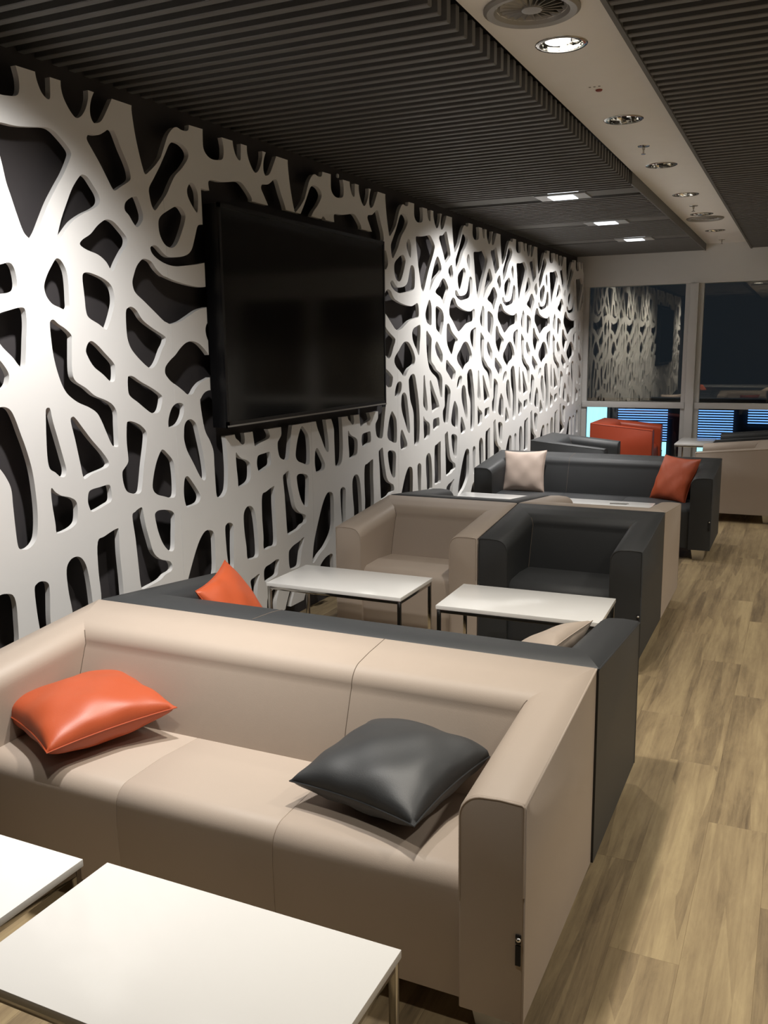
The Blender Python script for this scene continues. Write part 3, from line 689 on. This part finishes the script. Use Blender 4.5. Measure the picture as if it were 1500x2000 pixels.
def build_seating(W, ns, mat, seams=()):
    key = (W, ns, mat, seams)
    if key in _cache:
        return _cache[key]
    parts = []                       # (name, bm, material, smooth angle, parent index)
    for s in (-1, 1):
        bm = bmesh.new()
        f0 = [bm.verts.new(front(p, W, s, 0.0, 0.006)) for p in PROF]
        f1 = [bm.verts.new(front(p, W, s, 0.002, 0.002)) for p in PROF]
        f2 = [bm.verts.new(front(p, W, s, 0.007)) for p in PROF]
        m = [bm.verts.new(mitre(p, W, s)) for p in PROF]
        bridge(bm, f0, f1); bridge(bm, f1, f2); bridge(bm, f2, m)
        bm.faces.new(f0)
        bm.faces.new((f2[0], f2[-1], m[-1], m[0]))
        parts.append(('arm', bm, mat, 50, None)); ai = len(parts) - 1
        bm = bmesh.new()
        e = 0.0012
        pts = [front(PROF[-1], W, s, 0.004) + Vector((s * -e, 0, 0)), front(PROF[-3], W, s, 0.004) + Vector((s * -e, 0, -e)), mitre(PROF[-3], W, s) + Vector((s * -e, 0, -e))]
        add_tube(bm, pts, 0.0034, 6)
        add_tube(bm, [front(p, W, s, 0.001, 0.003) for p in PROF[1:-1]], 0.0028, 6)
        parts.append(('piping', bm, mat, 60, ai))
    bm = bmesh.new()
    L = [bm.verts.new(mitre(p, W, -1)) for p in PROF]; Rr = [bm.verts.new(mitre(p, W, 1)) for p in PROF]
    bridge(bm, L, Rr); bm.faces.new((L[0], L[-1], Rr[-1], Rr[0]))
    parts.append(('backrest', bm, mat, 50, None)); bi = len(parts) - 1
    inner = W - 2 * AW
    for q in seams:
        bm = bmesh.new(); x = -inner / 2 + inner * q / ns
        pp = [Vector((x, mitre(p, W, 1).y, mitre(p, W, 1).z)) for p in PROF[1:15]]
        add_tube(bm, pp, 0.0013, 5); parts.append(('seam', bm, 'seam', 60, bi))
    for s in (-1, 1):
        bm = bmesh.new(); add_tube(bm, [mitre(p, W, s) for p in PROF[1:9]], 0.0022, 5); parts.append(('seam', bm, 'seam', 60, bi))
    # seat blocks
    y0 = -D_ / 2 + 0.022; y1 = D_ / 2 - BT - 0.03; rt = 0.055; zt = 0.402
    pr = [(y1, Z0 + 0.006), (y0, Z0 + 0.006), (y0, 0.20), (y0 - 0.003, zt - rt - 0.05)]
    for q in range(0, 7):
        t = PI / 2 * q / 6
        pr.append((y0 + rt * (1 - math.cos(t)), zt - rt * (1 - math.sin(t))))
    pr += [(y0 + 0.2, zt + 0.004), (y1 - 0.12, zt - 0.004), (y1, zt - 0.012)]
    w = inner / ns
    for q in range(ns):
        xa = -inner / 2 + q * w; xb = xa + w; bm = bmesh.new(); rings = []
        for x, sh in ((xa + 0.0001, 0.002), (xa + 0.0008, 0.0006), (xa + 0.002, 0), (xb - 0.002, 0), (xb - 0.0008, 0.0006), (xb - 0.0001, 0.002)):
            rings.append([bm.verts.new((x, y + (sh if i > 0 and i < len(pr) - 3 else 0), z - (sh if z > 0.3 else 0))) for i, (y, z) in enumerate(pr)])
        for A, B in zip(rings, rings[1:]):
            n = len(A)
            for i in range(n):
                bm.faces.new((A[i], A[(i + 1) % n], B[(i + 1) % n], B[i]))
        bm.faces.new(rings[0]); bm.faces.new(rings[-1])
        parts.append(('seat_block', bm, mat, 50, None))
    for sx in (-1, 1):
        for sy in (-1, 1):
            bm = bmesh.new(); cx = sx * (W / 2 - 0.085); cy = sy * (D_ / 2 - 0.075)
            lo = [bm.verts.new((cx + a * 0.038, cy + b * 0.038, 0.0)) for a, b in ((-1, -1), (1, -1), (1, 1), (-1, 1))]
            hi = [bm.verts.new((cx + a * 0.050, cy + b * 0.050, Z0 + 0.002)) for a, b in ((-1, -1), (1, -1), (1, 1), (-1, 1))]
            bm.faces.new(lo); bm.faces.new(hi)
            for i in range(4):
                bm.faces.new((lo[i], lo[(i + 1) % 4], hi[(i + 1) % 4], hi[i]))
            bmesh.ops.bevel(bm, geom=bm.edges[:], offset=0.003, segments=2, affect='EDGES')
            parts.append(('leg', bm, 'alu', 40, None))
    tx = W / 2 - 0.006
    bm = bmesh.new(); add_box(bm, tx - 0.012, tx, -D_ / 2 - 0.0035, -D_ / 2 + 0.002, 0.232, 0.282); parts.append(('tag', bm, 'tag', None, None)); ti = len(parts) - 1
    bm = bmesh.new(); add_box(bm, tx - 0.012, tx, -D_ / 2 - 0.0035, -D_ / 2 + 0.002, 0.287, 0.308); parts.append(('tag', bm, 'tag', None, None)); ti = len(parts) - 1
    bm = bmesh.new(); bmesh.ops.create_icosphere(bm, subdivisions=2, radius=0.006)
    bmesh.ops.translate(bm, verts=bm.verts, vec=(tx - 0.005, -D_ / 2 - 0.004, 0.298)); parts.append(('rivet', bm, 'alu', 60, ti))
    res = []
    for name, bm, mt, sm, pi in parts:
        bmesh.ops.recalc_face_normals(bm, faces=bm.faces[:])
        me = bpy.data.meshes.new(name); bm.to_mesh(me); bm.free(); me.materials.append(M[mt])
        if sm:
            me.shade_smooth(); me.set_sharp_from_angle(angle=math.radians(sm))
        res.append((name, me, pi))
    _cache[key] = res
    return res
def seating(name, W, ns, mat, x, y, rz, label, cat, group, seams=()):
    root = tag(empty(name, (x, y, 0), rz), label, cat, group)
    objs = []
    for nm, me, pi in build_seating(W, ns, mat, seams):
        objs.append(mesh_obj(nm, me, root if pi is None else objs[pi]))
    return root
SW, CW = 1.845, 0.828
GS, GC = 'three-seat leather sofas', 'leather cube armchairs'
seating('sofa', SW, 3, 'beige', -1.407, 2.091, 0, 'beige leather sofa in front with orange and charcoal cushions', 'sofa', GS, (2,))
seating('sofa', SW, 3, 'dark', -1.400, 2.8065, PI, 'charcoal leather sofa standing back to back with the beige sofa', 'sofa', GS, (2,))
seating('sofa', SW, 3, 'dark', -1.480, 7.215, 0, 'charcoal leather sofa farther back with cream and orange cushions', 'sofa', GS, (1,))
seating('armchair', CW, 1, 'beige', -1.898, 4.640, 0, 'beige leather armchair facing the camera beside the wall', 'armchair', GC)
seating('armchair', CW, 1, 'dark', -1.060, 4.640, 0, 'charcoal leather armchair facing the camera beside the aisle', 'armchair', GC)
seating('armchair', CW, 1, 'dark', -1.894, 5.368, PI, 'charcoal armchair turned away behind the beige armchair by the wall', 'armchair', GC)
seating('armchair', CW, 1, 'beige', -1.060, 5.368, PI, 'beige armchair turned away behind the charcoal armchair by the aisle', 'armchair', GC)
seating('armchair', CW, 1, 'dark', -2.030, 8.880, PI / 2, 'charcoal armchair against the wall, seen sideways behind the far sofa', 'armchair', GC)
seating('armchair', CW, 1, 'orange', -1.905, 10.985, PI / 2, 'orange leather armchair near the windows', 'armchair', GC)
seating('armchair', CW, 1, 'beige', -0.500, 8.905, -PI / 2, 'beige armchair at the right edge facing the wall', 'armchair', GC)
seating('armchair', CW, 1, 'dark', -0.430, 10.060, -PI / 2, 'charcoal armchair mostly hidden behind the beige one at the right edge', 'armchair', GC)

# ------------------------------------------------------------------ coffee tables
def coffee_table(cx, cy, label, rz=0.0, w=0.736, dd=0.40):
    t = tag(empty('coffee_table', (cx, cy, 0), rz), label, 'table', 'white coffee tables')
    a, b, q = w / 2, dd / 2, 0.016
    box('table_top', -a, a, -b, b, 0.432, 0.45, 'top', t, 0.0015)
    i = 0.004
    for sx in (-1, 1):
        for sy in (-1, 1):
            x0, x1 = sorted((sx * (a - i), sx * (a - i - q))); y0, y1 = sorted((sy * (b - i), sy * (b - i - q)))
            box('leg', x0, x1, y0, y1, 0, 0.4315, 'chrome', t, 0.0015)
    for s in (-1, 1):
        y0, y1 = sorted((s * (b - i), s * (b - i - q)))
        box('rail', -a + i + q, a - i - q, y0, y1, 0.4155, 0.4315, 'chrome', t, 0.0015)
        x0, x1 = sorted((s * (a - i), s * (a - i - q)))
        box('rail', x0, x1, -b + i + q, b - i - q, 0.4155, 0.4315, 'chrome', t, 0.0015)
    return t
coffee_table(-1.0037, 1.2078, 'white coffee table in the foreground, in front of the beige sofa')
coffee_table(-1.800, 1.195, 'white coffee table cut off by the left edge, in front of the beige sofa')
coffee_table(-2.0068, 3.8566, 'white coffee table between charcoal sofa and beige armchair, by the wall')
coffee_table(-1.0823, 3.8195, 'white coffee table in front of the charcoal armchair', math.radians(1.5))
coffee_table(-2.04, 6.465, 'white coffee table by the wall in front of the far charcoal sofa')
coffee_table(-1.30, 6.465, 'white coffee table with a pen in front of the far sofa, aisle side')
coffee_table(-1.13, 11.19, 'small white table standing by the window post', PI / 2)
p = tag(empty('pen', (-1.17, 6.53, 0.455), 0.15), 'slim dark pen lying on the far coffee table', 'pen')
bm = bmesh.new(); add_tube(bm, [(-0.065, 0, 0), (0.055, 0, 0)], 0.0045, 8); from_bm('barrel', bm, 'vent', p, 40)
bm = bmesh.new(); add_tube(bm, [(0.055, 0, 0), (0.062, 0, 0), (0.07, 0, 0)], 0.003, 8); from_bm('tip', bm, 'chrome', p, 40)

# ------------------------------------------------------------------ cushions
def cushion(label, mat, size, thick, center, e1, e2, seed, puff=0.42):
    """square cushion spanned by e1 (width) and e2 (height); the seam runs round its edge"""
    e1 = Vector(e1).normalized(); e2 = Vector(e2); e2 = (e2 - e2.dot(e1) * e1).normalized(); e3 = e1.cross(e2)
    rnd = random.Random(seed); n = 28; h = size / 2
    ph = [rnd.uniform(0, 6.28) for _ in range(8)]
    def edge(u, v):
        k = 0.085
        x = h * u * (1 - k * (1 - v * v) * abs(u) ** 3) * 1.0
        y = h * v * (1 - k * (1 - u * u) * abs(v) ** 3)
        return x, y
    def height(u, v):
        g = max(0.0, (1 - u * u) * (1 - v * v)) ** puff
        # folds fan out from the seams towards the middle
        m = max(abs(u), abs(v))
        w = 0.05 * math.sin(7 * u + ph[0]) * math.sin(6 * v + ph[1]) + 0.10 * m ** 3 * (math.sin(11 * v + ph[2]) * abs(u) ** 4 + math.sin(11 * u + ph[3]) * abs(v) ** 4)
        return thick / 2 * (g + w * g * 1.2)
    bm = bmesh.new(); g = [[[None] * (n + 1) for _ in range(n + 1)] for _ in range(2)]
    for i in range(n + 1):
        for j in range(n + 1):
            u = math.sin((i / n - 0.5) * PI) * 0.35 + (2 * i / n - 1) * 0.65
            v = math.sin((j / n - 0.5) * PI) * 0.35 + (2 * j / n - 1) * 0.65
            x, y = edge(u, v); z = height(u, v)
            rim = i in (0, n) or j in (0, n)
            a = bm.verts.new(x * e1 + y * e2 + (0 if rim else z) * e3); g[0][i][j] = a
            g[1][i][j] = a if rim else bm.verts.new(x * e1 + y * e2 - z * 0.92 * e3)
    for q in range(2):
        for i in range(n):
            for j in range(n):
                f = (g[q][i][j], g[q][i + 1][j], g[q][i + 1][j + 1], g[q][i][j + 1])
                bm.faces.new(f if q == 0 else f[::-1])
    o = from_bm('cushion', bm, mat, None, 70, loc=center)
    tag(o, label, 'cushion', 'leather scatter cushions')
    rim = []
    for k in range(4 * n):
        s, t = divmod(k, n); q = -1 + 2 * t / n
        u, v = [(q, -1), (1, q), (-q, 1), (-1, -q)][s]
        x, y = edge(u, v); rim.append(x * e1 + y * e2)
    bm = bmesh.new(); add_tube(bm, rim, 0.0022, 5, closed=True)
    from_bm('piping', bm, mat, o, 60)
    bm = bmesh.new()
    zp = [Vector(edge(-0.985, -0.75 + 1.5 * k / 12)[0] * e1 + edge(-0.985, -0.75 + 1.5 * k / 12)[1] * e2 - 0.005 * e3) for k in range(13)]
    add_tube(bm, zp, 0.003, 5); from_bm('zip', bm, 'tag', o, 60)
    return o
def rotz(a):
    return (math.cos(a), math.sin(a), 0), (-math.sin(a), math.cos(a), 0)
a, b = rotz(math.radians(-24)); cushion('orange leather cushion lying on the front beige sofa', 'orange_c', 0.41, 0.175, (-1.985, 2.000, 0.488), (a[0], a[1], 0.0), (b[0], b[1], 0.05), 1)
a, b = rotz(math.radians(-11)); cushion('charcoal leather cushion lying on the front beige sofa', 'dark_c', 0.40, 0.170, (-0.935, 2.035, 0.486), (a[0], a[1], 0.0), (b[0], b[1], 0.08), 2)
cushion('orange cushion leaning on the left arm of the charcoal back-to-back sofa', 'orange_c', 0.37, 0.13, (-2.015, 2.88, 0.555), (0.10, -0.32, -0.03), (0.5, 0.15, -0.85), 3)
cushion('beige cushion leaning on the right arm of the charcoal back-to-back sofa', 'beige', 0.38, 0.13, (-0.800, 2.885, 0.535), (0.10, 1, -0.05), (0.80, 0, 0.56), 4)
cushion('cream cushion propped in the left corner of the far charcoal sofa', 'cream', 0.365, 0.13, (-2.09, 7.235, 0.556), (1, 0, 0.05), (0.07, 0.40, 1), 5)
cushion('orange cushion propped in the right corner of the far charcoal sofa', 'orange_c', 0.37, 0.13, (-0.868, 7.19, 0.56), (0.72, -0.55, 0.0), (0.30, 0.28, 0.9), 6)
